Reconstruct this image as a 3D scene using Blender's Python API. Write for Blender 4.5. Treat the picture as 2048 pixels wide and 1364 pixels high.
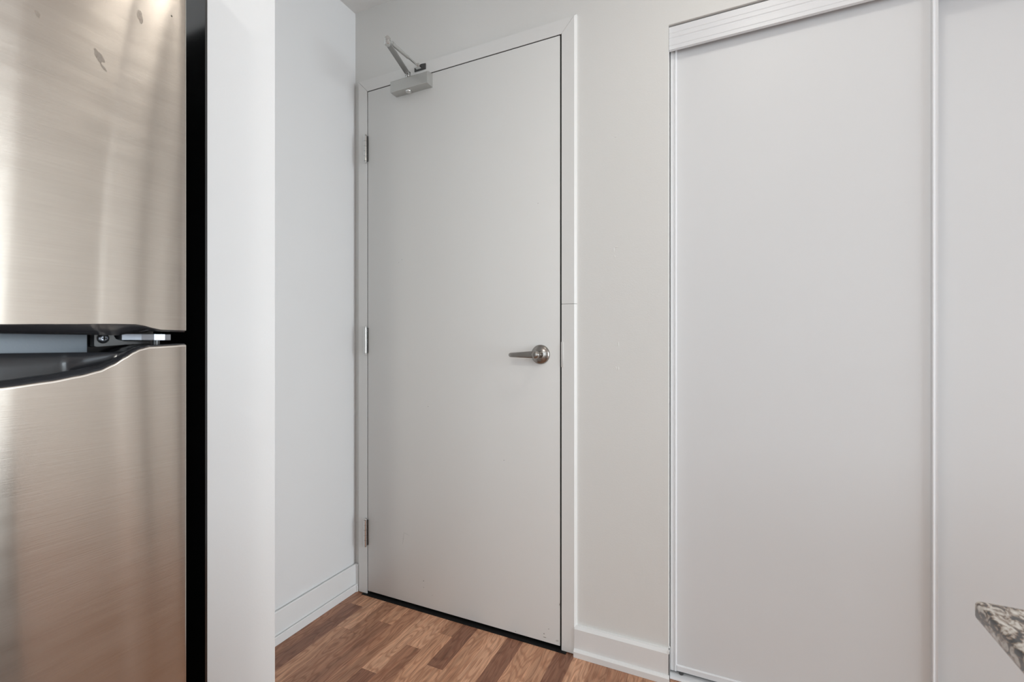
import bpy, bmesh, math, random
from mathutils import Vector, Matrix

# ------------------------------------------------------------------ camera, world, light, exposure
for o in list(bpy.data.objects):
    bpy.data.objects.remove(o)
SC = bpy.context.scene
COL = SC.collection
SC.view_settings.view_transform = 'Standard'
SC.view_settings.look = 'None'
SC.view_settings.gamma = 1.0
SC.view_settings.use_curve_mapping = False
SC.view_settings.exposure = 0.0

cam_d = bpy.data.cameras.new('camera')
cam = bpy.data.objects.new('camera', cam_d)
COL.objects.link(cam)
cam.location = (0, 0, 1.033)
cam.rotation_euler = (math.radians(90), 0, math.atan2(910, 1994))
cam_d.sensor_width = 36.0
cam_d.lens = 16.0
cam_d.shift_y = 7 / 2048
cam_d.clip_start = 0.02
cam_d.dof.use_dof = True
cam_d.dof.focus_distance = 1.5
cam_d.dof.aperture_fstop = 9.0
SC.camera = cam

world = bpy.data.worlds.new('daylight')
SC.world = world
world.use_nodes = True
bg = world.node_tree.nodes['Background']
bg.inputs[0].default_value = (0.80, 0.90, 1.0, 1)
bg.inputs[1].default_value = 1.0


def area(name, loc, rot, sx, sy, power, color, shape='RECTANGLE', spread=180):
    d = bpy.data.lights.new(name, 'AREA')
    d.shape = shape
    d.size = sx
    d.size_y = sy
    d.energy = power
    d.color = color
    d.spread = math.radians(spread)
    o = bpy.data.objects.new(name, d)
    COL.objects.link(o)
    o.location = loc
    o.rotation_euler = rot
    return o


LAMPC = (1.0, 0.97, 0.90)
P1, P2, P3, P4 = 148, 40, 1.9, 18
# daylight falling in through the two windows of the room behind the camera
area('window_daylight', (4.80, 0.545, 1.21), (0, math.radians(90), 0), 2.3, 1.79, P1, (0.880, 0.980, 1.045))
area('window_daylight', (0.7, -3.50, 1.21), (math.radians(90), 0, 0), 2.6, 2.2, P2, (0.880, 0.980, 1.045))

# ------------------------------------------------------------------ materials
def srgb(r, g, b):
    f = lambda c: (c / 255 / 12.92) if c / 255 <= 0.04045 else ((c / 255 + 0.055) / 1.055) ** 2.4
    return (f(r), f(g), f(b), 1)


class NT:
    def __init__(self, name):
        self.m = bpy.data.materials.new(name)
        self.m.use_nodes = True
        self.t = self.m.node_tree
        self.b = self.t.nodes['Principled BSDF']

    def n(self, kind, **kw):
        nd = self.t.nodes.new(kind)
        for k, v in kw.items():
            if k.startswith('_'):
                setattr(nd, k[1:], v)
            else:
                nd.inputs[k.replace('__', ' ')].default_value = v
        return nd

    def l(self, a, b):
        self.t.links.new(a, b)

    def set(self, **kw):
        for k, v in kw.items():
            self.b.inputs[k.replace('__', ' ')].default_value = v
        return self


def paint(name, col, rough=0.5, bump=0.0, scale=260, spec=0.4):
    s = NT(name).set(Base__Color=(*col, 1), Roughness=rough, Specular__IOR__Level=spec)
    geo = s.n('ShaderNodeNewGeometry')
    no = s.n('ShaderNodeTexNoise', Scale=3.0, Detail=3.0)
    s.l(geo.outputs['Position'], no.inputs['Vector'])
    mix = s.n('ShaderNodeMix', _data_type='RGBA')
    mix.inputs[6].default_value = (*[c * 0.985 for c in col], 1)
    mix.inputs[7].default_value = (*[min(1, c * 1.015) for c in col], 1)
    s.l(no.outputs[0], mix.inputs[0])
    s.l(mix.outputs[2], s.b.inputs['Base Color'])
    if bump:
        n2 = s.n('ShaderNodeTexNoise', Scale=scale, Detail=2.0)
        s.l(geo.outputs['Position'], n2.inputs['Vector'])
        bp = s.n('ShaderNodeBump', Strength=bump, Distance=0.002)
        s.l(n2.outputs[0], bp.inputs['Height'])
        s.l(bp.outputs[0], s.b.inputs['Normal'])
    return s.m


M = {}
M['wall'] = paint('wall_paint', (0.775, 0.768, 0.745), 0.55, 0.10, 220)
M['wall_side'] = paint('side_wall_paint', (0.80, 0.80, 0.80), 0.5, 0.05, 220)
M['ceiling'] = paint('ceiling_paint', (0.80, 0.795, 0.78), 0.8, 0.15, 150)
M['door'] = paint('door_paint', (0.775, 0.768, 0.748), 0.42, 0.03, 500)
M['casing'] = paint('casing_paint', (0.800, 0.795, 0.778), 0.4, 0.02, 400)
M['base'] = paint('baseboard_paint', (0.82, 0.82, 0.815), 0.35, 0.02, 300)
M['closet'] = paint('closet_laminate', (0.735, 0.740, 0.748), 0.45, 0.0)
M['closet_metal'] = paint('white_coated_metal', (0.78, 0.785, 0.80), 0.38, 0.0)


def plain(name, col, rough=0.5, metal=0.0, spec=0.5, bump=0.0, scale=400):
    s = NT(name).set(Base__Color=(*col, 1), Roughness=rough, Metallic=metal, Specular__IOR__Level=spec)
    geo = s.n('ShaderNodeNewGeometry')
    no = s.n('ShaderNodeTexNoise', Scale=scale, Detail=2.0)
    s.l(geo.outputs['Position'], no.inputs['Vector'])
    mr = s.n('ShaderNodeMapRange')
    mr.inputs[3].default_value = rough * 0.85
    mr.inputs[4].default_value = min(1, rough * 1.15)
    s.l(no.outputs[0], mr.inputs[0])
    s.l(mr.outputs[0], s.b.inputs['Roughness'])
    if bump:
        bp = s.n('ShaderNodeBump', Strength=bump, Distance=0.001)
        s.l(no.outputs[0], bp.inputs['Height'])
        s.l(bp.outputs[0], s.b.inputs['Normal'])
    return s.m


M['black'] = plain('black_gloss', (0.006, 0.006, 0.0065), 0.16, 0, 0.35)
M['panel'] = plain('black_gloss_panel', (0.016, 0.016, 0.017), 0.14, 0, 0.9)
M['black_matte'] = plain('matte_black', (0.006, 0.006, 0.006), 0.7, 0, 0.3)
M['dark_plastic'] = plain('charcoal_gloss_plastic', (0.030, 0.031, 0.035), 0.16, 0, 0.5)
M['grey_strip'] = plain('grey_mullion_metal', (0.26, 0.30, 0.34), 0.38, 0.35, 0.5, 0.1)
M['hinge_metal'] = plain('zinc_hinge_metal', (0.36, 0.38, 0.42), 0.35, 1.0)
M['satin'] = plain('satin_silver_paint', (0.52, 0.52, 0.50), 0.36, 0.6, 0.5)
M['plate'] = plain('worn_plate_metal', (0.74, 0.73, 0.71), 0.4, 0.25, 0.5)
M['arm'] = plain('dark_silver_arm', (0.36, 0.36, 0.35), 0.4, 0.7, 0.5)
M['chrome'] = plain('polished_steel', (0.72, 0.72, 0.71), 0.16, 1.0)
M['nickel'] = plain('brushed_nickel', (0.34, 0.318, 0.295), 0.24, 1.0)
M['dark_steel'] = plain('dark_steel', (0.10, 0.10, 0.10), 0.35, 0.8)
M['spackle'] = plain('spackle', (0.86, 0.855, 0.84), 0.5)
M['scuff'] = plain('scuff', (0.30, 0.28, 0.26), 0.7)
M['scuff_pale'] = plain('pale_scuff', (0.58, 0.57, 0.55), 0.6)
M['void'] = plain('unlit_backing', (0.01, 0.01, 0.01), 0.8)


def steel():
    s = NT('brushed_stainless_steel').set(Metallic=1.0, Roughness=0.22, Anisotropic=0.88)
    geo = s.n('ShaderNodeNewGeometry')
    tan = s.n('ShaderNodeCombineXYZ', Z=1.0)
    s.l(tan.outputs[0], s.b.inputs['Tangent'])
    # brush lines: long in Y, fine in Z, a little slanted
    mp = s.n('ShaderNodeMapping')
    mp.inputs['Rotation'].default_value = (math.radians(4), 0, 0)
    mp.inputs['Scale'].default_value = (1, 14, 900)
    s.l(geo.outputs['Position'], mp.inputs['Vector'])
    br = s.n('ShaderNodeTexNoise', Scale=1.0, Detail=3.0, Roughness=0.6)
    s.l(mp.outputs[0], br.inputs['Vector'])
    # cloudy wipe marks
    mp2 = s.n('ShaderNodeMapping')
    mp2.inputs['Rotation'].default_value = (math.radians(32), 0, 0)
    mp2.inputs['Scale'].default_value = (1, 6, 30)
    s.l(geo.outputs['Position'], mp2.inputs['Vector'])
    cl = s.n('ShaderNodeTexNoise', Scale=1.6, Detail=4.0, Roughness=0.6)
    s.l(mp2.outputs[0], cl.inputs['Vector'])
    mix = s.n('ShaderNodeMix', _data_type='RGBA')
    mix.inputs[6].default_value = (0.405, 0.364, 0.322, 1)
    mix.inputs[7].default_value = (0.550, 0.500, 0.448, 1)
    mm = s.n('ShaderNodeMath', _operation='MULTIPLY_ADD')
    mm.inputs[1].default_value = 0.55
    s.l(br.outputs[0], mm.inputs[0])
    m3 = s.n('ShaderNodeMath', _operation='MULTIPLY')
    m3.inputs[1].default_value = 0.45
    s.l(cl.outputs[0], m3.inputs[0])
    s.l(m3.outputs[0], mm.inputs[2])
    s.l(mm.outputs[0], mix.inputs[0])
    s.l(mix.outputs[2], s.b.inputs['Base Color'])
    rr = s.n('ShaderNodeMapRange')
    rr.inputs[3].default_value = 0.16
    rr.inputs[4].default_value = 0.25
    s.l(cl.outputs[0], rr.inputs[0])
    s.l(rr.outputs[0], s.b.inputs['Roughness'])
    bp = s.n('ShaderNodeBump', Strength=0.10, Distance=0.0006)
    s.l(br.outputs[0], bp.inputs['Height'])
    s.l(bp.outputs[0], s.b.inputs['Normal'])
    return s.m


M['steel'] = steel()
M['steel_edge'] = plain('polished_steel_edge', (0.80, 0.76, 0.71), 0.2, 1.0)
M['steel_smudge'] = plain('smudged_steel', (0.37, 0.33, 0.29), 0.28, 1.0)


def wood():
    s = NT('oak_strip_laminate').set(Roughness=0.38, Specular__IOR__Level=0.4)
    geo = s.n('ShaderNodeNewGeometry')
    oi = s.n('ShaderNodeObjectInfo')
    off = s.n('ShaderNodeVectorMath', _operation='SCALE')
    off.inputs[3].default_value = 37.0
    cmb = s.n('ShaderNodeCombineXYZ')
    s.l(oi.outputs['Random'], cmb.inputs[0])
    s.l(oi.outputs['Random'], cmb.inputs[1])
    s.l(cmb.outputs[0], off.inputs[0])
    add = s.n('ShaderNodeVectorMath', _operation='ADD')
    s.l(geo.outputs['Position'], add.inputs[0])
    s.l(off.outputs[0], add.inputs[1])
    # slow bend of the grain
    mpw = s.n('ShaderNodeMapping')
    mpw.inputs['Scale'].default_value = (22, 5, 1)
    s.l(add.outputs[0], mpw.inputs['Vector'])
    nw = s.n('ShaderNodeTexNoise', Scale=1.0, Detail=1.5)
    s.l(mpw.outputs[0], nw.inputs['Vector'])
    # growth rings from the bent field
    ring = s.n('ShaderNodeMath', _operation='MULTIPLY')
    ring.inputs[1].default_value = 62.0
    s.l(nw.outputs[0], ring.inputs[0])
    sn = s.n('ShaderNodeMath', _operation='SINE')
    s.l(ring.outputs[0], sn.inputs[0])
    rg = s.n('ShaderNodeMapRange')
    rg.inputs[1].default_value = -0.2
    rg.inputs[2].default_value = 1.0
    rg.inputs[3].default_value = 0.0
    rg.inputs[4].default_value = 0.62
    s.l(sn.outputs[0], rg.inputs[0])
    # fine fibres
    mpf = s.n('ShaderNodeMapping')
    mpf.inputs['Scale'].default_value = (420, 11, 1)
    s.l(add.outputs[0], mpf.inputs['Vector'])
    nf = s.n('ShaderNodeTexNoise', Scale=1.0, Detail=4.0, Roughness=0.65)
    s.l(mpf.outputs[0], nf.inputs['Vector'])
    fb = s.n('ShaderNodeMapRange')
    fb.inputs[1].default_value = 0.32
    fb.inputs[2].default_value = 0.72
    fb.inputs[3].default_value = 0.66
    fb.inputs[4].default_value = 1.28
    s.l(nf.outputs[0], fb.inputs[0])
    # broad streaks
    mps = s.n('ShaderNodeMapping')
    mps.inputs['Scale'].default_value = (60, 2.5, 1)
    s.l(add.outputs[0], mps.inputs['Vector'])
    ns = s.n('ShaderNodeTexNoise', Scale=1.0, Detail=2.0)
    s.l(mps.outputs[0], ns.inputs['Vector'])
    st = s.n('ShaderNodeMapRange')
    st.inputs[1].default_value = 0.3
    st.inputs[2].default_value = 0.7
    st.inputs[3].default_value = 0.80
    st.inputs[4].default_value = 1.18
    s.l(ns.outputs[0], st.inputs[0])
    mul = s.n('ShaderNodeMath', _operation='MULTIPLY')
    s.l(fb.outputs[0], mul.inputs[0])
    s.l(st.outputs[0], mul.inputs[1])
    sc = s.n('ShaderNodeVectorMath', _operation='SCALE')
    s.l(oi.outputs['Color'], sc.inputs[0])
    s.l(mul.outputs[0], sc.inputs[3])
    dk = s.n('ShaderNodeMix', _data_type='RGBA', _blend_type='MULTIPLY')
    dk.inputs[7].default_value = (0.62, 0.50, 0.44, 1)
    s.l(rg.outputs[0], dk.inputs[0])
    s.l(sc.outputs[0], dk.inputs[6])
    s.l(dk.outputs[2], s.b.inputs['Base Color'])
    bp = s.n('ShaderNodeBump', Strength=0.08, Distance=0.0008)
    s.l(nf.outputs[0], bp.inputs['Height'])
    s.l(bp.outputs[0], s.b.inputs['Normal'])
    return s.m


M['wood'] = wood()


def granite():
    s = NT('speckled_granite').set(Roughness=0.16, Specular__IOR__Level=0.5)
    geo = s.n('ShaderNodeNewGeometry')
    mp = s.n('ShaderNodeMapping')
    mp.inputs['Rotation'].default_value = (0.3, 0.4, 0.9)
    mp.inputs['Scale'].default_value = (1.0, 0.55, 1.0)
    s.l(geo.outputs['Position'], mp.inputs['Vector'])
    n1 = s.n('ShaderNodeTexNoise', Scale=130.0, Detail=3.0, Roughness=0.6, Distortion=0.8)
    s.l(mp.outputs[0], n1.inputs['Vector'])
    r1 = s.n('ShaderNodeValToRGB')
    e = r1.color_ramp.elements
    e[0].position = 0.34
    e[0].color = (0.012, 0.011, 0.010, 1)
    e[1].position = 0.70
    e[1].color = (0.74, 0.70, 0.65, 1)
    for p, c in ((0.42, (0.03, 0.022, 0.016, 1)), (0.455, (0.16, 0.095, 0.055, 1)), (0.50, (0.36, 0.30, 0.245, 1)), (0.565, (0.56, 0.51, 0.455, 1))):
        k = e.new(p)
        k.color = c
    s.l(n1.outputs[0], r1.inputs[0])
    s.l(r1.outputs[0], s.b.inputs['Base Color'])
    return s.m


M['granite'] = granite()


def lampglass():
    s = NT('frosted_lamp_glass').set(Base__Color=(0.9, 0.88, 0.82, 1), Roughness=0.5)
    s.b.inputs['Emission Color'].default_value = (1.0, 0.90, 0.76, 1)
    s.b.inputs['Emission Strength'].default_value = 1.5
    return s.m


M['lampglass'] = lampglass()


def paneglass():
    m = bpy.data.materials.new('window_glass')
    m.use_nodes = True
    t = m.node_tree
    t.nodes.clear()
    o = t.nodes.new('ShaderNodeOutputMaterial')
    mx = t.nodes.new('ShaderNodeMixShader')
    mx.inputs[0].default_value = 0.06
    tr = t.nodes.new('ShaderNodeBsdfTransparent')
    gl = t.nodes.new('ShaderNodeBsdfGlossy')
    gl.inputs['Roughness'].default_value = 0.02
    t.links.new(tr.outputs[0], mx.inputs[1])
    t.links.new(gl.outputs[0], mx.inputs[2])
    t.links.new(mx.outputs[0], o.inputs[0])
    return m


M['glass'] = paneglass()

# ------------------------------------------------------------------ helpers
def origin(o):
    v = Vector((0, 0, 0))
    while o is not None:
        v += o.location
        o = o.parent
    return v


def link(name, me, mat, parent=None, smooth=False):
    o = bpy.data.objects.new(name, me)
    COL.objects.link(o)
    if mat is not None and not me.materials:
        me.materials.append(M[mat])
    if smooth:
        for p in me.polygons:
            p.use_smooth = True
    if parent is not None:
        o.parent = parent
    return o


def from_bm(name, bm, mat, parent=None, smooth=False, sharp=None):
    """bm holds world coordinates; they become local to the parent."""
    if parent is not None:
        bmesh.ops.translate(bm, verts=bm.verts, vec=-origin(parent))
    bmesh.ops.recalc_face_normals(bm, faces=bm.faces)
    me = bpy.data.meshes.new(name)
    bm.to_mesh(me)
    bm.free()
    o = link(name, me, mat, parent, smooth)
    if sharp is not None:
        try:
            me.set_sharp_from_angle(angle=math.radians(sharp))
        except Exception:
            pass
    return o


def bm_box(bm, x0, x1, y0, y1, z0, z1, bevel=0.0, seg=2):
    r = bmesh.ops.create_cube(bm, size=1.0)
    vs = r['verts']
    for v in vs:
        v.co = Vector((x0 + (v.co.x + .5) * (x1 - x0), y0 + (v.co.y + .5) * (y1 - y0), z0 + (v.co.z + .5) * (z1 - z0)))
    if bevel:
        es = list({e for v in vs for e in v.link_edges})
        bmesh.ops.bevel(bm, geom=es, offset=bevel, segments=seg, affect='EDGES', profile=0.5)


def box(name, x0, x1, y0, y1, z0, z1, mat, parent=None, bevel=0.0, seg=2):
    bm = bmesh.new()
    bm_box(bm, x0, x1, y0, y1, z0, z1, bevel, seg)
    return from_bm(name, bm, mat, parent, smooth=bevel > 0, sharp=35 if bevel else None)


def boxes(name, lst, mat, parent=None):
    bm = bmesh.new()
    for b in lst:
        bm_box(bm, *b)
    return from_bm(name, bm, mat, parent)


def prism(name, pts, axis, a0, a1, mat, parent=None, smooth=False, sharp=30):
    """closed 2d outline swept along an axis. axis x: pts=(y,z); y: (x,z); z: (x,y). a0/a1 may be callables of the point."""
    bm = bmesh.new()
    f0 = a0 if callable(a0) else (lambda p: a0)
    f1 = a1 if callable(a1) else (lambda p: a1)

    def mk(p, a):
        if axis == 'x':
            return (a, p[0], p[1])
        if axis == 'y':
            return (p[0], a, p[1])
        return (p[0], p[1], a)
    A = [bm.verts.new(mk(p, f0(p))) for p in pts]
    B = [bm.verts.new(mk(p, f1(p))) for p in pts]
    n = len(pts)
    bm.faces.new(A)
    bm.faces.new(B[::-1])
    for i in range(n):
        bm.faces.new((A[i], B[i], B[(i + 1) % n], A[(i + 1) % n]))
    return from_bm(name, bm, mat, parent, smooth, sharp if smooth else None)


def bm_cyl(bm, p0, p1, r0, r1=None, seg=20, cap=True):
    p0, p1 = Vector(p0), Vector(p1)
    r1 = r0 if r1 is None else r1
    d = (p1 - p0)
    m = Matrix.Translation((p0 + p1) / 2) @ d.to_track_quat('Z', 'Y').to_matrix().to_4x4()
    bmesh.ops.create_cone(bm, cap_ends=cap, segments=seg, radius1=r0, radius2=r1, depth=d.length, matrix=m)


def lathe(name, prof, origin_pt, axis, mat, parent, seg=32, smooth=True, sharp=40):
    """prof: (radius, distance along axis)"""
    bm = bmesh.new()
    q = Vector(axis).to_track_quat('Z', 'Y').to_matrix()
    rings = []
    for r, h in prof:
        ring = []
        for k in range(seg):
            a = 2 * math.pi * k / seg
            ring.append(bm.verts.new(Vector(origin_pt) + q @ Vector((r * math.cos(a), r * math.sin(a), h))))
        rings.append(ring)
    for i in range(len(rings) - 1):
        for k in range(seg):
            bm.faces.new((rings[i][k], rings[i][(k + 1) % seg], rings[i + 1][(k + 1) % seg], rings[i + 1][k]))
    bm.faces.new(rings[0][::-1])
    bm.faces.new(rings[-1])
    return from_bm(name, bm, mat, parent, smooth, sharp)


def grid(bm, rows):
    vs = [[bm.verts.new(p) for p in r] for r in rows]
    for i in range(len(vs) - 1):
        for j in range(len(vs[0]) - 1):
            bm.faces.new((vs[i][j], vs[i][j + 1], vs[i + 1][j + 1], vs[i + 1][j]))
    return vs


def empty(name, loc=(0, 0, 0)):
    o = bpy.data.objects.new(name, None)
    COL.objects.link(o)
    o.location = loc
    o.empty_display_size = 0.1
    return o


def tag(o, label, cat, group=None):
    o['label'] = label
    o['category'] = cat
    if group:
        o['group'] = group
    return o


def struct(o, label, cat):
    o['kind'] = 'structure'
    return tag(o, label, cat)


def interp(tab, x):
    if x <= tab[0][0]:
        return tab[0][1]
    for (a, b), (c, d) in zip(tab, tab[1:]):
        if x <= c:
            t = (x - a) / (c - a)
            t = t * t * (3 - 2 * t) * 0.35 + t * 0.65
            return b + (d - b) * t
    return tab[-1][1]


# ------------------------------------------------------------------ the room shell
XL, XR = -1.403, 4.60        # left wall face, right wall face
YB, YF = 1.478, -3.30        # entry wall face, far wall face behind the camera
ZC = 2.432                   # ceiling
C = 1.464                    # face of the door casing
CX0, CX1, CZ = -0.1436, 1.22, 2.019   # closet opening
DX0, DX1, DZ = -1.352, -0.462, 2.10   # rough door opening (covered by casing)

random.seed(4)
floor = box('floor', XL - 0.12, XR + 0.12, YF - 0.12, YB + 0.62, -0.06, -0.0082, 'void')
struct(floor, 'warm brown oak strip laminate floor in front of the entry door', 'floor')

LIGHT, LMED, MED, MDK, DARK = (0.69, 0.385, 0.240), (0.60, 0.320, 0.192), (0.49, 0.250, 0.148), (0.40, 0.195, 0.115), (0.30, 0.140, 0.085)
PITCH = 0.06
# strips left to right from the left wall: (joint positions along Y, near to far) and tones of the pieces between them
strips = {
    0: ([0.70, 1.10], [MED, MDK, MDK]),
    1: ([0.85, 1.265, 1.387], [MED, DARK, DARK, LMED]),
    2: ([0.80, 1.256], [MDK, LMED, LIGHT]),
    3: ([0.72, 1.250], [LMED, MED, MED]),
    4: ([0.94, 1.341], [LMED, MDK, LMED]),
    5: ([0.83], [MDK, MED]),
    6: ([1.123], [DARK, LIGHT]),
    7: ([0.97, 1.275], [LIGHT, MDK, LIGHT]),
    8: ([0.90, 1.375], [MDK, LMED, MED]),
    9: ([0.90, 1.222], [MED, LMED, DARK]),
    10: ([0.78], [MDK, LMED]),
    11: ([1.02], [LMED, LIGHT]),
    12: ([0.88], [LIGHT, DARK]),
    13: ([1.08], [MED, LMED]),
    14: ([0.95, 1.282], [MDK, LIGHT, LMED]),
    15: ([1.05], [LIGHT, DARK]),
    16: ([1.10], [MED, LIGHT]),
    17: ([0.90, 1.345], [LIGHT, DARK, MED]),
    18: ([1.12], [MDK, MED]),
    19: ([1.00], [LIGHT, LMED]),
    20: ([0.90, 1.30], [MED, DARK, LMED]),
}
unit = bpy.data.meshes.new('floor_strip')
ub = bmesh.new()
bmesh.ops.create_cube(ub, size=1.0)
ub.to_mesh(unit)
ub.free()
unit.materials.append(M['wood'])
GAPX, GAPY = 0.0004, 0.0004


def plank(x0, x1, y0, y1, tone):
    o = bpy.data.objects.new('floor_strip', unit)
    COL.objects.link(o)
    o.parent = floor
    o.location = ((x0 + x1) / 2, (y0 + y1) / 2, -0.004)
    o.scale = (x1 - x0 - GAPX, y1 - y0 - GAPY, 0.008)
    j = 1 + random.uniform(-0.05, 0.05)
    o.color = (tone[0] * j, tone[1] * j, tone[2] * j, 1)


YN = 0.55
for k, (js, tones) in strips.items():
    x0 = -1.403 + 0.0 if k == 0 else -1.40 + PITCH * k
    x1 = -1.40 + PITCH * (k + 1)
    ys = [YN] + js + [YB + 0.0]
    for a, b, t in zip(ys, ys[1:], tones):
        plank(x0, x1, a, b, t)
# the rest of the floor, out of the photograph: joined strips
bm = bmesh.new()
x = -1.40
k = 0
while x < XR - 0.001:
    x1 = min(x + PITCH, XR)
    far = YN if k < len(strips) else YB
    y = YF - random.uniform(0, 0.4)
    while y < far:
        y1 = min(y + random.uniform(0.32, 0.55), far)
        if y1 - max(y, YF) > 0.01:
            bm_box(bm, x + GAPX / 2, x1 - GAPX / 2, max(y, YF), y1 - GAPY, -0.008, 0)
        y = y1
    x = x1
    k += 1
rest = from_bm('floor_strip_field', bm, 'wood', floor)
rest['kind'] = 'stuff'
rest.color = (0.50, 0.27, 0.165, 1)
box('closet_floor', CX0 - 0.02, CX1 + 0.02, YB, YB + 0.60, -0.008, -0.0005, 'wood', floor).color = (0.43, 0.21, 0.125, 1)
box('door_bottom_strip', DX0 + 0.005, DX1 - 0.005, 1.4535, YB + 0.13, -0.008, 0.0025, 'black_matte', floor)  # flat black strip on the floor under the door

ceil = box('ceiling', XL - 0.12, XR + 0.12, YF - 0.12, YB + 0.62, ZC, ZC + 0.12, 'ceiling')
struct(ceil, 'off-white painted ceiling above the entry door', 'ceiling')

wl = box('wall_left', XL - 0.12, XL, YF, YB + 0.12, -0.06, ZC, 'wall_side')
struct(wl, 'bright white side wall beside the door hinges', 'wall')

T = 0.12
wb = boxes('wall_back', [
    (XL, DX0, YB, YB + T, -0.06, ZC),
    (DX0, DX1, YB, YB + T, DZ, ZC),
    (DX1, CX0, YB, YB + T, -0.06, ZC),
    (CX0, CX1, YB, YB + T, CZ, ZC),
    (CX1, XR, YB, YB + T, -0.06, ZC),
    (XL, CX0 - 0.02, YB + T, YB + T + 0.02, -0.06, ZC),           # corridor side skin
    (CX0 - 0.12, CX0 - 0.02, YB + T, YB + 0.62, -0.06, ZC),       # closet cheeks and back
    (CX1 + 0.02, CX1 + 0.12, YB + T, YB + 0.62, -0.06, ZC),
    (CX0 - 0.12, CX1 + 0.12, YB + 0.60, YB + 0.62, -0.06, ZC),
], 'wall')
struct(wb, 'off-white entry wall holding the grey-white door and the closet', 'wall')

# spackle dabs and dents on the strip of wall between door and closet
def dab(x, z, w, h, seed):
    r = random.Random(seed)
    bm = bmesh.new()
    n = 14
    c = bm.verts.new((x, YB - 0.0011, z))
    ring = []
    for i in range(n):
        a = 2 * math.pi * i / n
        q = 0.7 + 0.5 * r.random()
        ring.append(bm.verts.new((x + w * q * math.cos(a), YB + 0.0002, z + h * q * math.sin(a))))
    for i in range(n):
        bm.faces.new((c, ring[i], ring[(i + 1) % n]))
    from_bm('spackle_dab', bm, 'wall', wb)


for i, (x, z, w, h) in enumerate([(-0.306, 1.705, .006, .0025), (-0.312, 1.340, .0022, .010), (-0.304, 1.348, .0065, .003),
                                  (-0.309, 1.318, .002, .005), (-0.297, 1.034, .0018, .012), (-0.297, 0.955, .0028, .0075),
                                  (-0.305, 0.958, .0016, .006)]):
    dab(x, z, w, h, i)

# wall end between refrigerator and entry
stub = box('wall_stub', XL, -0.80, 0.4937, 0.624, -0.06, ZC, 'wall_side')
struct(stub, 'white wall end between the refrigerator and the entry', 'wall')

# right wall with window, far wall with window (both out of the photograph, they light the room)
def wall_with_window(name, vertical, pos, a0, a1, w0, w1, z0, z1, lab):
    if vertical:
        L = [(pos, pos + T, a0, w0, -0.06, ZC), (pos, pos + T, w1, a1, -0.06, ZC), (pos, pos + T, w0, w1, -0.06, z0), (pos, pos + T, w0, w1, z1, ZC)]
    else:
        L = [(a0, w0, pos - T, pos, -0.06, ZC), (w1, a1, pos - T, pos, -0.06, ZC), (w0, w1, pos - T, pos, -0.06, z0), (w0, w1, pos - T, pos, z1, ZC)]
    return struct(boxes(name, L, 'wall_side'), lab, 'wall')


wall_with_window('wall_right', True, XR, YF, YB + T, -0.35, 1.44, 0.06, 2.36, 'white wall with a wide window, opposite the refrigerator')
wall_with_window('wall_front', False, YF, XL, XR, -0.6, 2.0, 0.12, 2.30, 'white wall with a window, behind the kitchen counter')


def window(name, vertical, pos, w0, w1, z0, z1, lab):
    e = empty(name, (pos, w0, z0) if vertical else (w0, pos, z0))
    struct(e, lab, 'window')
    f = 0.05

    def b(nm, u0, u1, q0, q1, d0, d1, mat):
        if vertical:
            return box(nm, pos + d0, pos + d1, u0, u1, q0, q1, mat, e, 0.003 if mat != 'glass' else 0)
        return box(nm, u0, u1, pos - d1, pos - d0, q0, q1, mat, e, 0.003 if mat != 'glass' else 0)
    b('window_frame', w0, w1, z0, z0 + f, 0.03, 0.09, 'base')
    b('window_frame', w0, w1, z1 - f, z1, 0.03, 0.09, 'base')
    b('window_frame', w0, w0 + f, z0 + f, z1 - f, 0.03, 0.09, 'base')
    b('window_frame', w1 - f, w1, z0 + f, z1 - f, 0.03, 0.09, 'base')
    mid = (w0 + w1) / 2
    b('mullion', mid - 0.03, mid + 0.03, z0 + f, z1 - f, 0.03, 0.09, 'base')
    b('pane', w0 + f, mid - 0.03, z0 + f, z1 - f, 0.057, 0.061, 'glass')
    b('pane', mid + 0.03, w1 - f, z0 + f, z1 - f, 0.057, 0.061, 'glass')


window('window_1', True, XR, -0.35, 1.44, 0.06, 2.36, 'wide white framed window in the wall opposite the refrigerator')
window('window_2', False, YF, -0.6, 2.0, 0.12, 2.30, 'white framed window in the far wall behind the counter')

# ------------------------------------------------------------------ baseboards
def base_prof(face, out, h, bev, sgn, notch=False):
    """outline in (depth, z); face = wall surface, out = thickness towards the room (sgn = direction)"""
    o = lambda d: face + sgn * d
    if notch:
        return [(o(-0.001), 0.0005), (o(out), 0.0005), (o(out), h - bev), (o(out - bev * 0.95), h), (o(0.0055), h), (o(0.0050), h - 0.007), (o(-0.001), h - 0.007)]
    return [(o(-0.001), 0.0005), (o(out), 0.0005), (o(out), h - bev), (o(out - bev * 0.95), h), (o(-0.001), h)]


def shoe_prof(face, out0, out1, h, sgn, notch=False):
    o = lambda d: face + sgn * d
    if notch:
        return [(o(out0), 0.0005), (o(out1), 0.0005), (o(out1), h - 0.0015), (o(out1 - 0.0012), h), (o(out0 + 0.0035), h), (o(out0 + 0.003), h - 0.006), (o(out0), h - 0.006)]
    return [(o(out0), 0.0005), (o(out1), 0.0005), (o(out1), h - 0.006), (o(out1 - 0.0045), h - 0.0012), (o(out0), h)]


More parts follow.
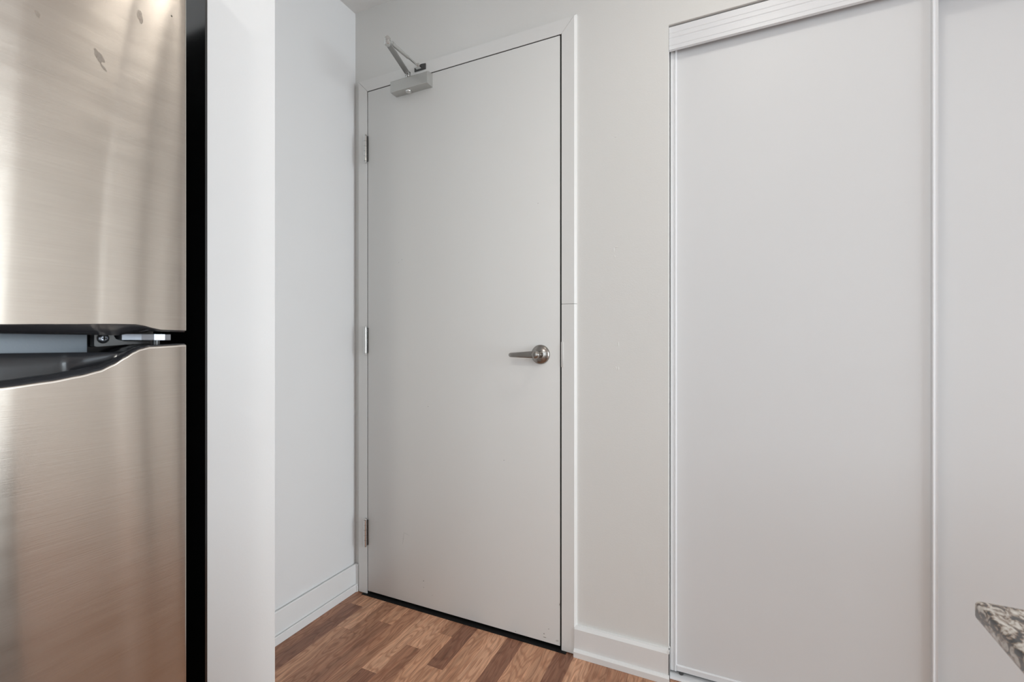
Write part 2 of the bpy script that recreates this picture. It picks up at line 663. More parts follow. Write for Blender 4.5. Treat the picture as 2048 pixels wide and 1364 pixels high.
bl = empty('baseboard_left', (XL, 1.0, 0))
struct(bl, 'white baseboard with shoe moulding along the side wall', 'baseboard')
prism('board', base_prof(XL, 0.013, 0.110, 0.002, 1, True), 'y', 0.6245, YB - 0.0005, 'base', bl)
prism('shoe_moulding', shoe_prof(XL, 0.013, 0.022, 0.030, 1, True), 'y', 0.6245, YB - 0.016, 'base', bl)
prism('corner_block', base_prof(YB, 0.012, 0.110, 0.002, -1), 'x', XL + 0.0131, -1.3765, 'base', bl)
prism('corner_shoe', shoe_prof(YB, 0.012, 0.020, 0.030, -1), 'x', XL + 0.0131, -1.3765, 'base', bl)

bb = empty('baseboard_back', (-0.29, YB, 0))
struct(bb, 'white baseboard with bevelled top between door casing and closet', 'baseboard')
prism('board', base_prof(YB, 0.017, 0.0965, 0.0085, -1), 'x', -0.4395, CX0 + 0.004, 'base', bb)
prism('shoe_moulding', shoe_prof(YB, 0.017, 0.027, 0.0245, -1), 'x', -0.4395, CX0 + 0.004, 'base', bb)
box('end_return', CX0 + 0.0005, CX0 + 0.004, YB - 0.017, YB + 0.010, 0.0005, 0.0965, 'base', bb, 0.0008)

# ------------------------------------------------------------------ door casing (trim_1), mitred
tr = empty('trim_1', (-0.90, C, 0))
struct(tr, 'off-white flat casing with mitred corners around the entry door', 'door frame')
IX0, IX1, IZ = -1.3275, -0.4845, 2.0805       # inner edges
OX0, OX1, OZ = -1.3735, -0.4405, 2.1285       # outer edges


def casing_piece(name, quad, zlo=None):
    """quad: outline (inner/outer) in (x,z); front at C with a small bevel on the outer edge"""
    return prism(name, quad, 'y', C, YB + 0.06, 'casing', tr)


def jamb(side, z0, z1, miter):
    bm = bmesh.new()
    bv = 0.0062
    if side > 0:
        xi, xo = IX1, OX1
    else:
        xi, xo = IX0, OX0
    s = 1 if side > 0 else -1
    sec = [(xi, C), (xo - s * 0.0002, C), (xo + s * bv, C + bv * 1.15), (xo + s * bv, YB + 0.0005), (xi, YB + 0.0005)]
    if side < 0:
        sec = [(xi, C), (xo + 0.002, C), (xo, C + 0.002), (xo, YB + 0.0005), (xi, YB + 0.0005)]

    def top(px):
        if not miter:
            return z1
        t = (px - xi) / (xo - xi)
        return IZ + (OZ - IZ) * t
    A = [bm.verts.new((p[0], p[1], z0)) for p in sec]
    B = [bm.verts.new((p[0], p[1], top(p[0]))) for p in sec]
    bm.faces.new(A)
    bm.faces.new(B[::-1])
    for i in range(len(sec)):
        j = (i + 1) % len(sec)
        bm.faces.new((A[i], B[i], B[j], A[j]))
    return from_bm('casing_leg', bm, 'casing', tr)


jamb(-1, 0.003, 0, True)
jamb(1, 1.1696, 0, True)
jamb(1, 0.003, 1.1684, False)
prism('casing_head', [(IX0 + 0.0012, IZ), (IX1 - 0.0012, IZ), (OX1 - 0.0014, OZ - 0.0002), (OX0 + 0.0014, OZ - 0.0002)], 'y', C + 0.0004, YB + 0.0005, 'casing', tr)
# rebated jamb lining behind the casing
box('jamb_lining', DX0 + 0.0005, IX0, YB + 0.001, YB + 0.115, 0.003, IZ, 'casing', tr)
box('jamb_lining', IX1, DX1 - 0.0005, YB + 0.001, YB + 0.115, 0.003, IZ, 'casing', tr)
box('jamb_lining', DX0 + 0.0005, DX1 - 0.0005, YB + 0.001, YB + 0.115, IZ, DZ - 0.0005, 'casing', tr)
box('door_stop', IX0, IX0 + 0.016, C + 0.050, YB + 0.115, 0.003, IZ, 'casing', tr)
box('door_stop', IX1 - 0.016, IX1, C + 0.050, YB + 0.115, 0.003, IZ, 'void', tr)  # right and top stops coloured near black, as shade inside the gap
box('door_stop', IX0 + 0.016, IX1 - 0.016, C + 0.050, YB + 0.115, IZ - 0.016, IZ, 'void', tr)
box('gap_shade_strip', IX1 - 0.0058, IX1 - 0.0001, C + 0.0035, C + 0.012, 0.004, IZ - 0.0002, 'black_matte', tr)  # black strips added around the leaf, colouring in the shade of the gap
box('gap_shade_strip', IX0 + 0.0001, IX0 + 0.0029, C + 0.0030, C + 0.012, 0.004, IZ - 0.0002, 'black_matte', tr)
box('gap_shade_strip', IX0 + 0.003, IX1 - 0.006, C + 0.0030, C + 0.012, IZ - 0.0032, IZ - 0.0001, 'black_matte', tr)
sp = box('strike_plate', IX1 - 0.0012, IX1 + 0.0074, C - 0.0014, C + 0.0034, 0.957, 1.0415, 'plate', tr, 0.0005)
sp['label'] = 'small silver strike plate lip'

# ------------------------------------------------------------------ entry door
dr = empty('door_1', (-0.90, C, 0))
struct(dr, 'plain grey-white entry door with lever handle and overhead closer', 'door')
LX0, LX1, LZ0, LZ1 = -1.3245, -0.4905, 0.0145, 2.0772
DY = C + 0.001
box('door_panel', LX0, LX1, DY, DY + 0.044, LZ0, LZ1, 'door', dr, 0.0015)

# small scuffs on the door face
def scuff(x, z, w, h, ang=0.0, mat='scuff'):
    bm = bmesh.new()
    n = 8
    vs = []
    for i in range(n):
        a = 2 * math.pi * i / n
        u, v = w * math.cos(a), h * math.sin(a)
        vs.append(bm.verts.new((x + u * math.cos(ang) - v * math.sin(ang), DY - 0.0002, z + u * math.sin(ang) + v * math.cos(ang))))
    r = bmesh.ops.extrude_face_region(bm, geom=[bm.faces.new(vs)])
    bmesh.ops.translate(bm, verts=[g for g in r['geom'] if isinstance(g, bmesh.types.BMVert)], vec=(0, 0.0004, 0))
    from_bm('scuff', bm, mat, dr)


for a in [(-1.025, 0.793, .0014, .0014), (-1.046, 0.115, .002, .002), (-1.046, 0.09, .0013, .0013), (-0.548, 0.0415, .0022, .002),
          (-0.531, 0.062, .0016, .0014), (-0.655, 0.022, .0016, .0012), (-1.15, 1.37, .0013, .0013), (-1.165, 1.36, .001, .001),
          (-0.7, 0.62, .0013, .0013), (-0.57, 1.52, .0012, .0012), (-0.492, 0.155, .001, .004), (-0.5455, 0.03, .006, .0012)]:
    scuff(*a)
scuff(-1.143, 0.262, .0008, .026, -0.12, 'scuff_pale')
scuff(-1.128, 0.283, .016, .0006, -0.25, 'scuff_pale')
scuff(-1.005, 0.068, .004, .0009, 0.5, 'scuff_pale')
scuff(-0.5, 0.03, .006, .003, 0.2, 'scuff_pale')

# hinges
for zc in (1.8413, 1.0495, 0.2569):
    hx, hy, L = -1.3312, C - 0.0052, 0.120
    hg = empty('hinge', (hx - origin(dr).x, hy - origin(dr).y, zc))
    hg.parent = dr
    nk = 5
    kl = (L - 0.016) / nk
    for i in range(nk):
        z0 = zc - L / 2 + 0.008 + i * kl
        bm = bmesh.new()
        bm_cyl(bm, (hx, hy, z0 + 0.0004), (hx, hy, z0 + kl - 0.0004), 0.0068, seg=18)
        from_bm('knuckle', bm, 'chrome', hg, True, 40)
    lathe('pin_tip', [(0.0001, L / 2), (0.0035, L / 2 - .0005), (0.0062, L / 2 - .0025), (0.0066, L / 2 - .0065), (0.0052, L / 2 - .008)][::-1], (hx, hy, zc), (0, 0, 1), 'chrome', hg, 18)
    lathe('pin_tip', [(0.0052, -L / 2 + .008), (0.0066, -L / 2 + .0065), (0.0062, -L / 2 + .0025), (0.0035, -L / 2 + .0005), (0.0001, -L / 2)][::-1], (hx, hy, zc), (0, 0, 1), 'chrome', hg, 18)
    box('hinge_leaf', LX0 - 0.0012, LX0 - 0.0002, hy + 0.002, C + 0.034, zc - 0.052, zc + 0.052, 'chrome', hg)
    box('hinge_leaf', hx + 0.0035, LX0 + 0.0035, hy + 0.0028, C + 0.0006, zc - 0.052, zc + 0.052, 'dark_steel', hg)
    hg['label'] = 'silver butt hinge with five knuckles'

# lever handle
hx, hz = -0.560, 0.9987
lv = empty('lever_handle', (hx - origin(dr).x, DY - origin(dr).y, hz))
lv.parent = dr
lv['label'] = 'brushed nickel lever on a round rose'
lathe('rose', [(0.0335, 0.0), (0.0335, 0.004), (0.032, 0.0075), (0.027, 0.0115), (0.0165, 0.015), (0.0135, 0.0155)], (hx, DY, hz), (0, -1, 0), 'nickel', lv, 48)
lathe('neck', [(0.0125, 0.010), (0.0118, 0.020), (0.0122, 0.034), (0.0130, 0.044), (0.0138, 0.052), (0.0132, 0.058), (0.0105, 0.0615), (0.005, 0.0628), (0.0005, 0.063)], (hx + 0.002, DY, hz), (0, -1, 0), 'nickel', lv, 36)
bm = bmesh.new()
rows = []
NS = 22
for i in range(NS + 1):
    t = i / NS
    cx = hx + 0.006 - t * 0.104
    cy = DY - 0.0505 - 0.0035 * math.sin(math.pi * t) + 0.002 * t
    cz = hz + 0.0005 - 0.002 * t
    hh = (0.0128 * (1 - t) + 0.0070 * t)
    ww = (0.0075 * (1 - t) + 0.0048 * t)
    if t > 0.93:
        q = math.sqrt(max(0.02, 1 - ((t - 0.93) / 0.07) ** 2))
        hh *= 0.55 + 0.45 * q
        ww *= 0.45 + 0.55 * q
    if t < 0.05:
        hh *= 0.9
    ring = []
    for k in range(24):
        a = 2 * math.pi * k / 24
        ca, sa = math.cos(a), math.sin(a)
        e = 0.62
        ring.append((cx, cy + ww * math.copysign(abs(ca) ** e, ca), cz + hh * math.copysign(abs(sa) ** e, sa)))
    rows.append(ring)
vs = [[bm.verts.new(p) for p in r] for r in rows]
for i in range(NS):
    for k in range(24):
        bm.faces.new((vs[i][k], vs[i][(k + 1) % 24], vs[i + 1][(k + 1) % 24], vs[i + 1][k]))
bm.faces.new(vs[0])
bm.faces.new(vs[-1][::-1])
from_bm('lever', bm, 'nickel', lv, True, 50)

# overhead closer: body on the door, arm out into the room, rod back to a shoe on the casing head
cx0, cx1 = -1.1765, -1.004
cz0, cz1 = 2.0218, 2.0685
cl = empty('door_closer', (-1.09 - origin(dr).x, DY - origin(dr).y, cz0))
cl.parent = dr
cl['label'] = 'satin silver overhead door closer'
yf = 1.4275
prof = [(DY, cz0), (yf + 0.001, cz0), (yf, cz0 + 0.001), (yf, cz1 - 0.007), (yf + 0.0015, cz1 - 0.0035), (yf + 0.005, cz1 - 0.001), (yf + 0.012, cz1 + 0.0015), (DY, cz1 + 0.004)]
prism('closer_cover', prof, 'x', cx0, cx1, 'satin', cl)
kb = (-1.104, 1.447)
lathe('adjusting_screw', [(0.0118, 0.0), (0.0118, 0.003), (0.0104, 0.0048), (0.0050, 0.0050), (0.0040, 0.0040), (0.0004, 0.0040)], (kb[0], kb[1], cz0), (0, 0, -1), 'chrome', cl, 24)
px, py = -1.104, 1.4435
lathe('spindle', [(0.0085, 0.0), (0.0085, 0.010), (0.0105, 0.0105), (0.0105, 0.024), (0.008, 0.026)], (px, py, cz1 - 0.001), (0, 0, 1), 'chrome', cl, 20)
ex, ey = -1.0575, 1.268
za = 2.089


def bar(name, p0, p1, w, h, mat, parent, bevel=0.0008):
    p0, p1 = Vector(p0), Vector(p1)
    d = p1 - p0
    bm = bmesh.new()
    bm_box(bm, -d.length / 2, d.length / 2, -w / 2, w / 2, -h / 2, h / 2, bevel, 2)
    q = d.to_track_quat('X', 'Z').to_matrix().to_4x4()
    bmesh.ops.transform(bm, matrix=Matrix.Translation((p0 + p1) / 2) @ q, verts=bm.verts)
    return from_bm(name, bm, mat, parent, True, 35)


bar('main_arm', (px, py, za - 0.003), (ex, ey, za), 0.0195, 0.006, 'arm', cl)
lathe('elbow', [(0.0095, -0.008), (0.0105, -0.007), (0.0105, 0.004), (0.0088, 0.0045), (0.0088, 0.006), (0.0105, 0.0065), (0.0105, 0.016), (0.009, 0.018), (0.006, 0.0185), (0.006, 0.022), (0.003, 0.0235), (0.0005, 0.0235)], (ex, ey, za), (0, 0, 1), 'chrome', cl, 24)
sx, sy, sz = -1.060, C, 2.110
bm = bmesh.new()
e1 = Vector((ex, ey, za + 0.011))
s1 = Vector((sx - 0.002, sy - 0.016, sz + 0.001))
v = s1 - e1
bm_cyl(bm, e1 + v * 0.02, e1 + v * 0.13, 0.0058, 0.0062, 16)
bm_cyl(bm, e1 + v * 0.13, e1 + v * 0.18, 0.0078, 0.0078, 16)
bm_cyl(bm, e1 + v * 0.18, e1 + v * 0.66, 0.0068, 0.0062, 16)
from_bm('sleeve_rod', bm, 'satin', cl, True, 35)
bm = bmesh.new()
bm_cyl(bm, e1 + v * 0.64, s1, 0.0043, 0.0043, 14)
from_bm('threaded_rod', bm, 'chrome', cl, True, 35)
prism('frame_shoe', [(sx - 0.026, sz - 0.011), (sx + 0.026, sz - 0.011), (sx + 0.026, sz + 0.010), (sx + 0.010, sz + 0.012), (sx - 0.010, sz + 0.012), (sx - 0.026, sz + 0.004)], 'y', C - 0.0035, C - 0.0003, 'dark_steel', cl)
prism('shoe_lug', [(sx - 0.012, sz - 0.008), (sx + 0.010, sz - 0.008), (sx + 0.006, sz + 0.007), (sx - 0.008, sz + 0.007)], 'y', C - 0.021, C - 0.0035, 'chrome', cl)

# ------------------------------------------------------------------ closet with sliding doors
hd = empty('trim_2', (0.5, YB, 1.945))
struct(hd, 'white grooved header track over the sliding closet doors', 'closet header')
hy, hz0, hz1 = YB + 0.0065, 1.9452, 2.0145
hp = [(hy, hz0), (hy, hz0 + 0.010), (hy + 0.0012, hz0 + 0.0115), (hy, hz0 + 0.013), (hy, hz0 + 0.030), (hy + 0.0016, hz0 + 0.032), (hy + 0.0016, hz0 + 0.0345),
      (hy, hz0 + 0.0365), (hy, hz0 + 0.048), (hy + 0.0010, hz0 + 0.0495), (hy, hz0 + 0.051), (hy, hz1),
      (hy + 0.003, hz1), (hy + 0.003, hz0 + 0.003), (hy + 0.011, hz0 + 0.003), (hy + 0.011, hz0)]
prism('fascia', hp, 'x', CX0 + 0.0010, CX1 - 0.001, 'closet_metal', hd)
box('track_channel', CX0 + 0.002, CX1 - 0.002, hy + 0.003, hy + 0.095, 1.990, hz1, 'closet_metal', hd)

tk = empty('trim_3', (0.5, YB + 0.05, 0))
struct(tk, 'grey metal floor track under the sliding closet doors', 'floor track')
prism('track_rail', [(YB + 0.006, -0.0005), (YB + 0.098, -0.0005), (YB + 0.098, 0.004), (YB + 0.045, 0.0015), (YB + 0.014, 0.0015), (YB + 0.012, 0.005), (YB + 0.009, 0.005)], 'x', CX0 + 0.002, CX1 - 0.002, 'closet_metal', tk)


def sliding_door(name, x0, x1, yf, label, wl_, wr_):
    d = empty(name, ((x0 + x1) / 2, yf, 0.011))
    struct(d, label, 'closet door')
    z0, z1 = 0.0125, 1.985
    box('panel', x0 + 0.006, x1 - 0.006, yf + 0.006, yf + 0.012, z0 + 0.004, z1, 'closet', d)
    # left stile: flat face then a round bead on the inner side
    a = x0
    sec = [(a, yf + 0.016), (a, yf + 0.002), (a + 0.001, yf + 0.001), (a + wl_ * 0.50, yf + 0.001), (a + wl_ * 0.54, yf + 0.0028), (a + wl_ * 0.62, yf + 0.0028),
           (a + wl_ * 0.68, yf + 0.0006), (a + wl_ * 0.80, yf), (a + wl_ * 0.92, yf + 0.0012), (a + wl_, yf + 0.0045), (a + wl_, yf + 0.016)]
    prism('stile', sec, 'z', z0 - 0.0015, z1, 'closet_metal', d)
    b = x1
    sec = [(b - wr_, yf + 0.016), (b - wr_, yf + 0.0045), (b - wr_ * 0.96, yf + 0.0005), (b - wr_ * 0.86, yf - 0.0014), (b - wr_ * 0.66, yf - 0.0008), (b - wr_ * 0.52, yf + 0.0030),
           (b - wr_ * 0.46, yf + 0.0034), (b - wr_ * 0.14, yf + 0.0030), (b - wr_ * 0.06, yf + 0.0022), (b, yf + 0.0045), (b, yf + 0.016)]
    prism('stile', sec, 'z', z0 - 0.0015, z1, 'closet_metal', d)
    rail = [(yf + 0.0125, z0), (yf + 0.002, z0), (yf + 0.0012, z0 + 0.0008), (yf + 0.0012, z0 + 0.0155), (yf + 0.0028, z0 + 0.0172), (yf + 0.0058, z0 + 0.0180), (yf + 0.0125, z0 + 0.0180)]
    prism('bottom_rail', rail, 'x', x0 + wl_ * 0.99, x1 - wr_ * 0.99, 'closet_metal', d)
    for rx in (x0 + 0.032, x1 - 0.032):
        bm = bmesh.new()
        bm_cyl(bm, (rx, yf + 0.002, 0.0085), (rx, yf + 0.011, 0.0085), 0.0068, seg=18)
        from_bm('roller', bm, 'dark_steel', d, True, 40)
    return d


sliding_door('door_2', -0.1410, 0.5090, 1.5075, 'white sliding closet door with visible side stiles, nearer the entry door', 0.0190, 0.0147)
sliding_door('door_3', 0.470, CX1 - 0.002, 1.5520, 'white sliding closet door on the rear track, behind the granite countertop corner', 0.0190, 0.0147)

# ------------------------------------------------------------------ refrigerator
FY0, FY1 = -0.1875, 0.4125
FYC = (FY0 + FY1) / 2
FR = empty('refrigerator', (-1.05, FYC, 0))
tag(FR, 'stainless steel top-freezer refrigerator with dark recessed door handle', 'refrigerator')


def sheet_slope(y, z):
    """tilt of the thin steel sheet: soft vertical waves pressed into the doors"""
    g = lambda c, w: math.exp(-((y - c) / w) ** 2)
    st = lambda c, w: 1 / (1 + math.exp(-max(-40, min(40, (y - c) / w))))
    if z > 1.04:
        u = z - 1.06
        b0 = 0.224 + 0.040 * u
        b1 = 0.310 + 0.012 * u + 0.17 * u * u
        s = 0.020 * (1 - st(b0, 0.0022)) * st(0.185, 0.006)
        s -= 0.026 * st(b0 + 0.004, 0.003) * (1 - st(b1 - 0.004, 0.004))
        s += 0.030 * g(b1, 0.004) + 0.018 * st(b1 + 0.002, 0.0012) * (1 - st(b1 + 0.026, 0.004))
        s -= 0.024 * g(b1 + 0.043, 0.009)
        s += 0.016 * g(b1 + 0.068, 0.009)
    else:
        u = 1.02 - z
        b0 = 0.231 - 0.05 * u + 0.16 * u * u
        b1 = 0.322 + 0.035 * u
        s = 0.020 * (1 - st(b0, 0.0024)) * st(0.185, 0.006)
        s -= 0.026 * st(b0 + 0.004, 0.003) * (1 - st(b1 - 0.004, 0.006))
        s += 0.026 * g(b1 + 0.008, 0.010)
        s -= 0.026 * g(b1 + 0.034, 0.010)
        s += 0.018 * g(b1 + 0.062, 0.014)
    s -= 0.05 * st(0.406, 0.0022)
    return s


def front(y, z=0.0, warp=True):
    """x of the steel skin"""
    x = -0.7195
    if warp and y > 0.17:
        n = 36
        h = (FY1 - y) / n
        acc = 0.0
        for i in range(n):
            acc += sheet_slope(y + (i + 0.5) * h, z)
        x -= acc * h
    elif warp:
        n = 20
        h = (FY1 - 0.17) / n
        x -= sum(sheet_slope(0.17 + (i + 0.5) * h, z) for i in range(n)) * h
    return x


UP = [(0.1125, 1.0520), (0.2214, 1.0553), (0.2625, 1.0573), (0.3300, 1.0602), (0.3485, 1.0604), (0.3580, 1.0592), (0.3700, 1.0560), (0.3800, 1.0540), (0.4125, 1.0538)]
LO = [(0.1125, 0.9800), (0.2214, 0.9848), (0.2625, 0.9893), (0.2900, 0.9942), (0.3102, 0.9994), (0.3240, 1.0065), (0.3371, 1.0157), (0.3470, 1.0225), (0.3543, 1.0264), (0.3663, 1.0296), (0.4125, 1.0322)]
mir = lambda y: FYC + abs(y - FYC)
up_edge = lambda y: interp(UP, mir(y))
lo_edge = lambda y: interp(LO, mir(y))

ys = [FY0 + (0.17 - FY0) * i / 30 for i in range(30)] + [0.17 + (FY1 - 0.17) * i / 110 for i in range(111)]


def skin(name, zlo, zhi, nz, parent):
    bm = bmesh.new()
    rows = []
    for j in range(nz + 1):
        t = j / nz
        rows.append([Vector((front(y, zlo(y) + (zhi(y) - zlo(y)) * t), y, zlo(y) + (zhi(y) - zlo(y)) * t)) for y in ys])
    vs = grid(bm, rows)
    # turned-in edge all round
    bnd = [e for e in bm.edges if e.is_boundary]
    r = bmesh.ops.extrude_edge_only(bm, edges=bnd)
    nv = [g for g in r['geom'] if isinstance(g, bmesh.types.BMVert)]
    for vtx in nv:
        vtx.co.x -= 0.0022
    o = from_bm(name, bm, 'steel', parent, True, 40)
    return o


def edge_rail(name, yfix, z0, z1, parent):
    bm = bmesh.new()
    n = 24
    rows = []
    for i in range(n + 1):
        z = z0 + (z1 - z0) * i / n
        xx = front(yfix, z)
        s = 1 if yfix > FYC else -1
        rows.append([Vector((xx + 0.0003, yfix - s * 0.0006, z)), Vector((xx - 0.0002, yfix + s * 0.0006, z)), Vector((xx - 0.0030, yfix + s * 0.0008, z)), Vector((xx - 0.0032, yfix - s * 0.0006, z))])
    grid(bm, rows)
    return from_bm(name, bm, 'steel_edge', parent, True, 30)


ZT = 1.690
cab = box('cabinet', -1.372, -0.788, FY0 + 0.001, FY1 - 0.001, 0.035, 1.672, 'black', FR, 0.012, 4)
ud = empty('freezer_door', (0.33, FYC - FYC, 0))
ud.parent = FR
skin('steel_front', lambda y: up_edge(y), lambda y: ZT, 44, ud)
edge_rail('front_edge', FY1, up_edge(FY1), ZT, ud)
edge_rail('front_edge', FY0, up_edge(FY0), ZT, ud)
box('door_core', -0.780, -0.7265, FY0 + 0.002, FY1 - 0.002, 1.0615, ZT - 0.001, 'black', ud, 0.003)
# dark end cap under the freezer door
bm = bmesh.new()
rows = []
for y in ys:
    e = up_edge(y)
    m = mir(y)
    t = min(1, max(0, (0.385 - m) / 0.05))
    low = min(e - 0.0024, 1.0452 + 0.010 * (1 - t))
    low = e - 0.0026 if m > 0.385 else low
    x0 = front(y, e, True)
    rows.append([Vector((x0 - 0.0018, y, e + 0.0012)), Vector((x0 - 0.0014, y, e - 0.0008)), Vector((x0 - 0.003, y, e - 0.0024)), Vector((x0 - 0.008, y, (e + low) / 2 - 0.0006)),
                 Vector((x0 - 0.014, y, low)), Vector((x0 - 0.05, y, low + 0.0015)), Vector((x0 - 0.055, y, e + 0.006))])
grid(bm, rows)
from_bm('end_cap', bm, 'dark_plastic', ud, True, 50)

ld = empty('fridge_door', (0.33, 0, 0))
ld.parent = FR
skin('steel_front', lambda y: 0.075, lambda y: lo_edge(y), 44, ld)
edge_rail('front_edge', FY1, 0.075, lo_edge(FY1), ld)
edge_rail('front_edge', FY0, 0.075, lo_edge(FY0), ld)
box('door_core', -0.780, -0.7265, FY0 + 0.002, FY1 - 0.002, 0.076, 0.965, 'black', ld, 0.003)
# polished lip of the steel along the handle cut-out
bm = bmesh.new()
rows = []
for y in ys:
    e = lo_edge(y)
    x0 = front(y, e, True)
    rows.append([Vector((x0 + 0.0002, y, e - 0.0020)), Vector((x0 + 0.0003, y, e - 0.0012)), Vector((x0 - 0.0004, y, e + 0.0001)), Vector((x0 - 0.0014, y, e + 0.0008)), Vector((x0 - 0.0028, y, e + 0.0008))])
grid(bm, rows)
from_bm('handle_lip', bm, 'steel_edge', ld, True, 60)
# handle pocket moulded into the end cap of the lower door
bm = bmesh.new()
rows = []
for y in ys:
    e = lo_edge(y)
    m = mir(y)
    x0 = front(y, e, True)
    t = min(1.0, max(0.0, (0.352 - m) / 0.060))          # 0 right of the pocket, 1 inside it
    t = t * t * (3 - 2 * t)
    top = max(1.0225, e)
    rim = 0.0075 * (0.30 + 0.70 * t)
    drop = 0.010 * t
    back = 0.0015 + (0.037 - 0.0015) * t
    rows.append([
        Vector((x0 - 0.0022, y, e - 0.002)),
        Vector((x0 - 0.0020, y, e + 0.0006)),
        Vector((x0 - 0.0036, y, e + 0.0022)),
        Vector((x0 - 0.0075, y, e + rim * 0.62)),
        Vector((x0 - 0.0110, y, e + rim * 0.92)),
        Vector((x0 - 0.0140, y, e + rim)),
        Vector((x0 - 0.0155, y, e + rim - 0.0008)),
        Vector((x0 - 0.0165, y, e + rim - 0.002 - drop)),
        Vector((x0 - 0.0165 - back * 0.5, y, e + rim - 0.004 - drop)),
        Vector((x0 - 0.0165 - back * 0.92, y, e + rim - 0.002 - drop * 0.7)),
        Vector((x0 - 0.0165 - back, y, (e + rim) * 0.5 + top * 0.5 - 0.004 * t)),
        Vector((x0 - 0.0172 - back, y, top - 0.0012 if t > 0.05 else e + rim)),
        Vector((x0 - 0.0185 - back, y, top if t > 0.05 else e + rim)),
        Vector((-0.779, y, top if t > 0.05 else e + rim)),
        Vector((-0.780, y, 0.963)),
    ])
grid(bm, rows)
from_bm('handle_pocket', bm, 'dark_plastic', ld, True, 55)

# grey strip of the cabinet seen between the doors, hinge bracket, screw
mu = box('mullion_strip', -0.788, -0.778, FY0 + 0.10, 0.3215, 1.012, 1.058, 'grey_strip', FR, 0.001)
bk = empty('hinge_bracket', (0.27, 0, 0))
bk.parent = FR
bk['label'] = 'grey metal door hinge bracket with cross-head screw'
prism('bracket_plate', [(0.3275, 1.0605), (0.3275, 1.0312), (0.3305, 1.0300), (0.3620, 1.0328), (0.392, 1.0350), (0.392, 1.0375), (0.362, 1.0378), (0.352, 1.0405), (0.347, 1.050), (0.347, 1.0605)], 'x', -0.786, -0.7745, 'dark_steel', bk)
# tongue reaching forward from the cabinet to the hinge pin
bm = bmesh.new()
out = [(-0.787, 0.352), (-0.768, 0.356), (-0.752, 0.372), (-0.744, 0.384), (-0.7405, 0.396), (-0.744, 0.4055), (-0.755, 0.408), (-0.787, 0.408)]
A = [bm.verts.new((x, y, 1.0395)) for x, y in out]
B = [bm.verts.new((x, y, 1.0478)) for x, y in out]
bm.faces.new(A)
bm.faces.new(B[::-1])
for i in range(len(out)):
    j = (i + 1) % len(out)
    bm.faces.new((A[i], B[i], B[j], A[j]))
from_bm('hinge_tongue', bm, 'hinge_metal', bk, False)
bm = bmesh.new()
bm_cyl(bm, (-0.755, 0.392, 1.030), (-0.755, 0.392, 1.0395), 0.0045, seg=16)
from_bm('hinge_pin', bm, 'dark_steel', bk, True, 40)
scx, scy, scz = -0.7745, 0.3372, 1.0415
lathe('screw', [(0.0058, 0.0), (0.0056, 0.0012), (0.0045, 0.0024), (0.0030, 0.0030), (0.0003, 0.0031)], (scx, scy, scz), (1, 0, 0), 'hinge_metal', bk, 24)
bm = bmesh.new()
bm_box(bm, scx + 0.0025, scx + 0.0034, scy - 0.0030, scy + 0.0030, scz - 0.0008, scz + 0.0008)
bm_box(bm, scx + 0.0025, scx + 0.0034, scy - 0.0008, scy + 0.0008, scz - 0.0030, scz + 0.0030)
from_bm('screw_slot', bm, 'black_matte', bk)
lathe('screw_recess', [(0.0072, 0.0), (0.0072, 0.0004), (0.0001, 0.0005)], (scx - 0.0001, scy, scz), (1, 0, 0), 'black_matte', bk, 24)
# feet and toe grille
box('toe_grille', -0.785, -0.752, FY0 + 0.01, FY1 - 0.01, 0.018, 0.068, 'black', FR, 0.003)
for yy in (FY0 + 0.06, FY1 - 0.06):
    for xx in (-0.83, -1.32):
        bm = bmesh.new()
        bm_cyl(bm, (xx, yy, 0.0), (xx, yy, 0.04), 0.018, seg=20)
        from_bm('foot', bm, 'black', FR, True, 40)

# finger smudges and a nick on the freezer door
def smudge(y, z, w, h, ang, mat='steel_smudge', n=32, seed=0):
    r = random.Random(seed)
    bm = bmesh.new()
    pts = []
    for i in range(n):
        a = 2 * math.pi * i / n
        q = 0.9 + 0.10 * math.sin(3 * a + seed) + 0.08 * math.sin(5 * a + 2.1 * seed) + 0.03 * r.random()
        u, v = w * q * math.cos(a), h * q * math.sin(a)
        pts.append((y + u * math.cos(ang) - v * math.sin(ang), z + u * math.sin(ang) + v * math.cos(ang)))
    A = [bm.verts.new((front(p[0], p[1]) + 0.00012, p[0], p[1])) for p in pts]
    bm.faces.new(A)
    from_bm('smudge', bm, mat, ud, True)


smudge(0.3090, 1.4000, 0.0046, 0.0085, 0.55, seed=3)
smudge(0.3135, 1.3885, 0.0016, 0.0055, 0.75, seed=4)
smudge(0.3541, 1.480, 0.0034, 0.0095, 0.15, seed=5)
smudge(0.2511, 1.4155, 0.0022, 0.0040, 0.3, seed=7)
smudge(0.3933, 1.5067, 0.0009, 0.0017, 0.6, 'black_matte', 8, seed=8)

# black panel on the wall side, in the slit beside the refrigerator
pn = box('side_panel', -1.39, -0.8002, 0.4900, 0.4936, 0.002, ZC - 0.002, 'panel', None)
tag(pn, 'narrow glossy black panel in the slit between refrigerator and white wall end', 'panel')

# ------------------------------------------------------------------ granite counter on its cabinet
kx0, kx1, ky0, ky1 = 0.2550, 0.98, -1.45, 0.6690
kz1, kth = 0.7520, 0.0205
ct = empty('countertop', ((kx0 + kx1) / 2, (ky0 + ky1) / 2, kz1 - kth))
tag(ct, 'speckled brown and grey granite countertop corner at the right edge', 'countertop')
bm = bmesh.new()
bm_box(bm, kx0, kx1, ky0, ky1, kz1 - kth, kz1, 0.0045, 4)
from_bm('granite_slab', bm, 'granite', ct, True, 50)

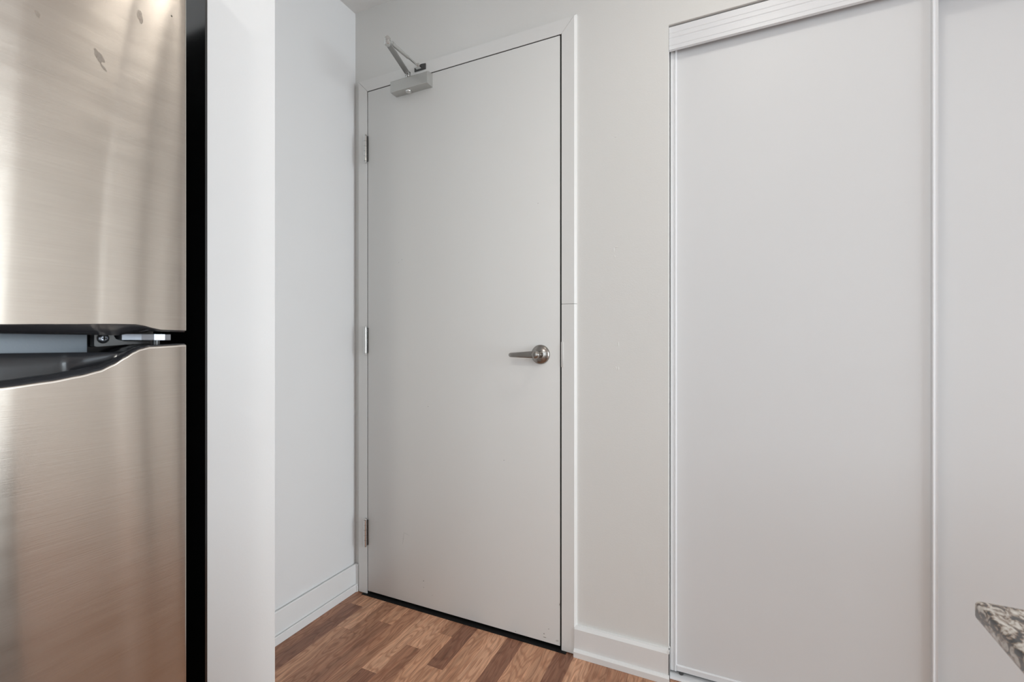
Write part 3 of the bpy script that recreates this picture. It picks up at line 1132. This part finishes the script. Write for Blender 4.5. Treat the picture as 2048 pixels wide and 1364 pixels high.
cb = empty('base_cabinet', ((kx0 + kx1) / 2, (ky0 + ky1) / 2, 0))
tag(cb, 'white kitchen base cabinet carrying the granite countertop', 'cabinet')
box('carcass', kx0 + 0.055, kx1 - 0.02, ky0 + 0.02, ky1 - 0.055, 0.10, kz1 - kth - 0.0005, 'closet', cb)
box('plinth', kx0 + 0.10, kx1 - 0.03, ky0 + 0.03, ky1 - 0.06, 0.001, 0.10, 'closet', cb)
for i in range(4):
    a = ky0 + 0.024 + i * 0.5090
    dd = box('cabinet_door', kx0 + 0.036, kx0 + 0.0545, a, a + 0.506, 0.105, kz1 - kth - 0.012, 'closet', cb, 0.0015)
    bm = bmesh.new()
    bm_cyl(bm, (kx0 + 0.022, a + 0.06, 0.52), (kx0 + 0.022, a + 0.06, 0.66), 0.005, seg=12)
    bm_cyl(bm, (kx0 + 0.022, a + 0.06, 0.54), (kx0 + 0.036, a + 0.06, 0.54), 0.004, seg=12)
    bm_cyl(bm, (kx0 + 0.022, a + 0.06, 0.64), (kx0 + 0.036, a + 0.06, 0.64), 0.004, seg=12)
    from_bm('handle', bm, 'nickel', dd, True, 40)

# the peninsula stands slightly out of square with the closet wall
PIV = Vector((kx0, ky1, 0))
for o in (ct, cb):
    ROT = Matrix.Rotation(math.radians(-2.4), 4, 'Z')
    o.location = PIV + ROT @ (o.location - PIV)
    o.rotation_euler.z = math.radians(-2.4)

# ------------------------------------------------------------------ ceiling lights (above the frame)
def ceiling_lamp(x, y, power, label):
    e = empty('ceiling_light', (x, y, ZC))
    tag(e, label, 'ceiling light')
    lathe('lamp_base', [(0.15, 0.0005), (0.15, 0.022), (0.14, 0.028)], (x, y, ZC), (0, 0, -1), 'nickel', e, 40)
    lathe('lamp_shade', [(0.135, 0.026), (0.137, 0.04), (0.125, 0.062), (0.095, 0.078), (0.05, 0.087), (0.001, 0.09)], (x, y, ZC), (0, 0, -1), 'lampglass', e, 40)
    a = area('lamp_light', (0, 0, -0.094), (0, 0, 0), 0.18, 0.18, power, LAMPC, 'DISK')
    a.parent = e


ceiling_lamp(0.14, 0.90, P3, 'round flush ceiling light in front of the closet doors')
ceiling_lamp(0.0, -1.10, P4, 'round flush ceiling light over the kitchen aisle')
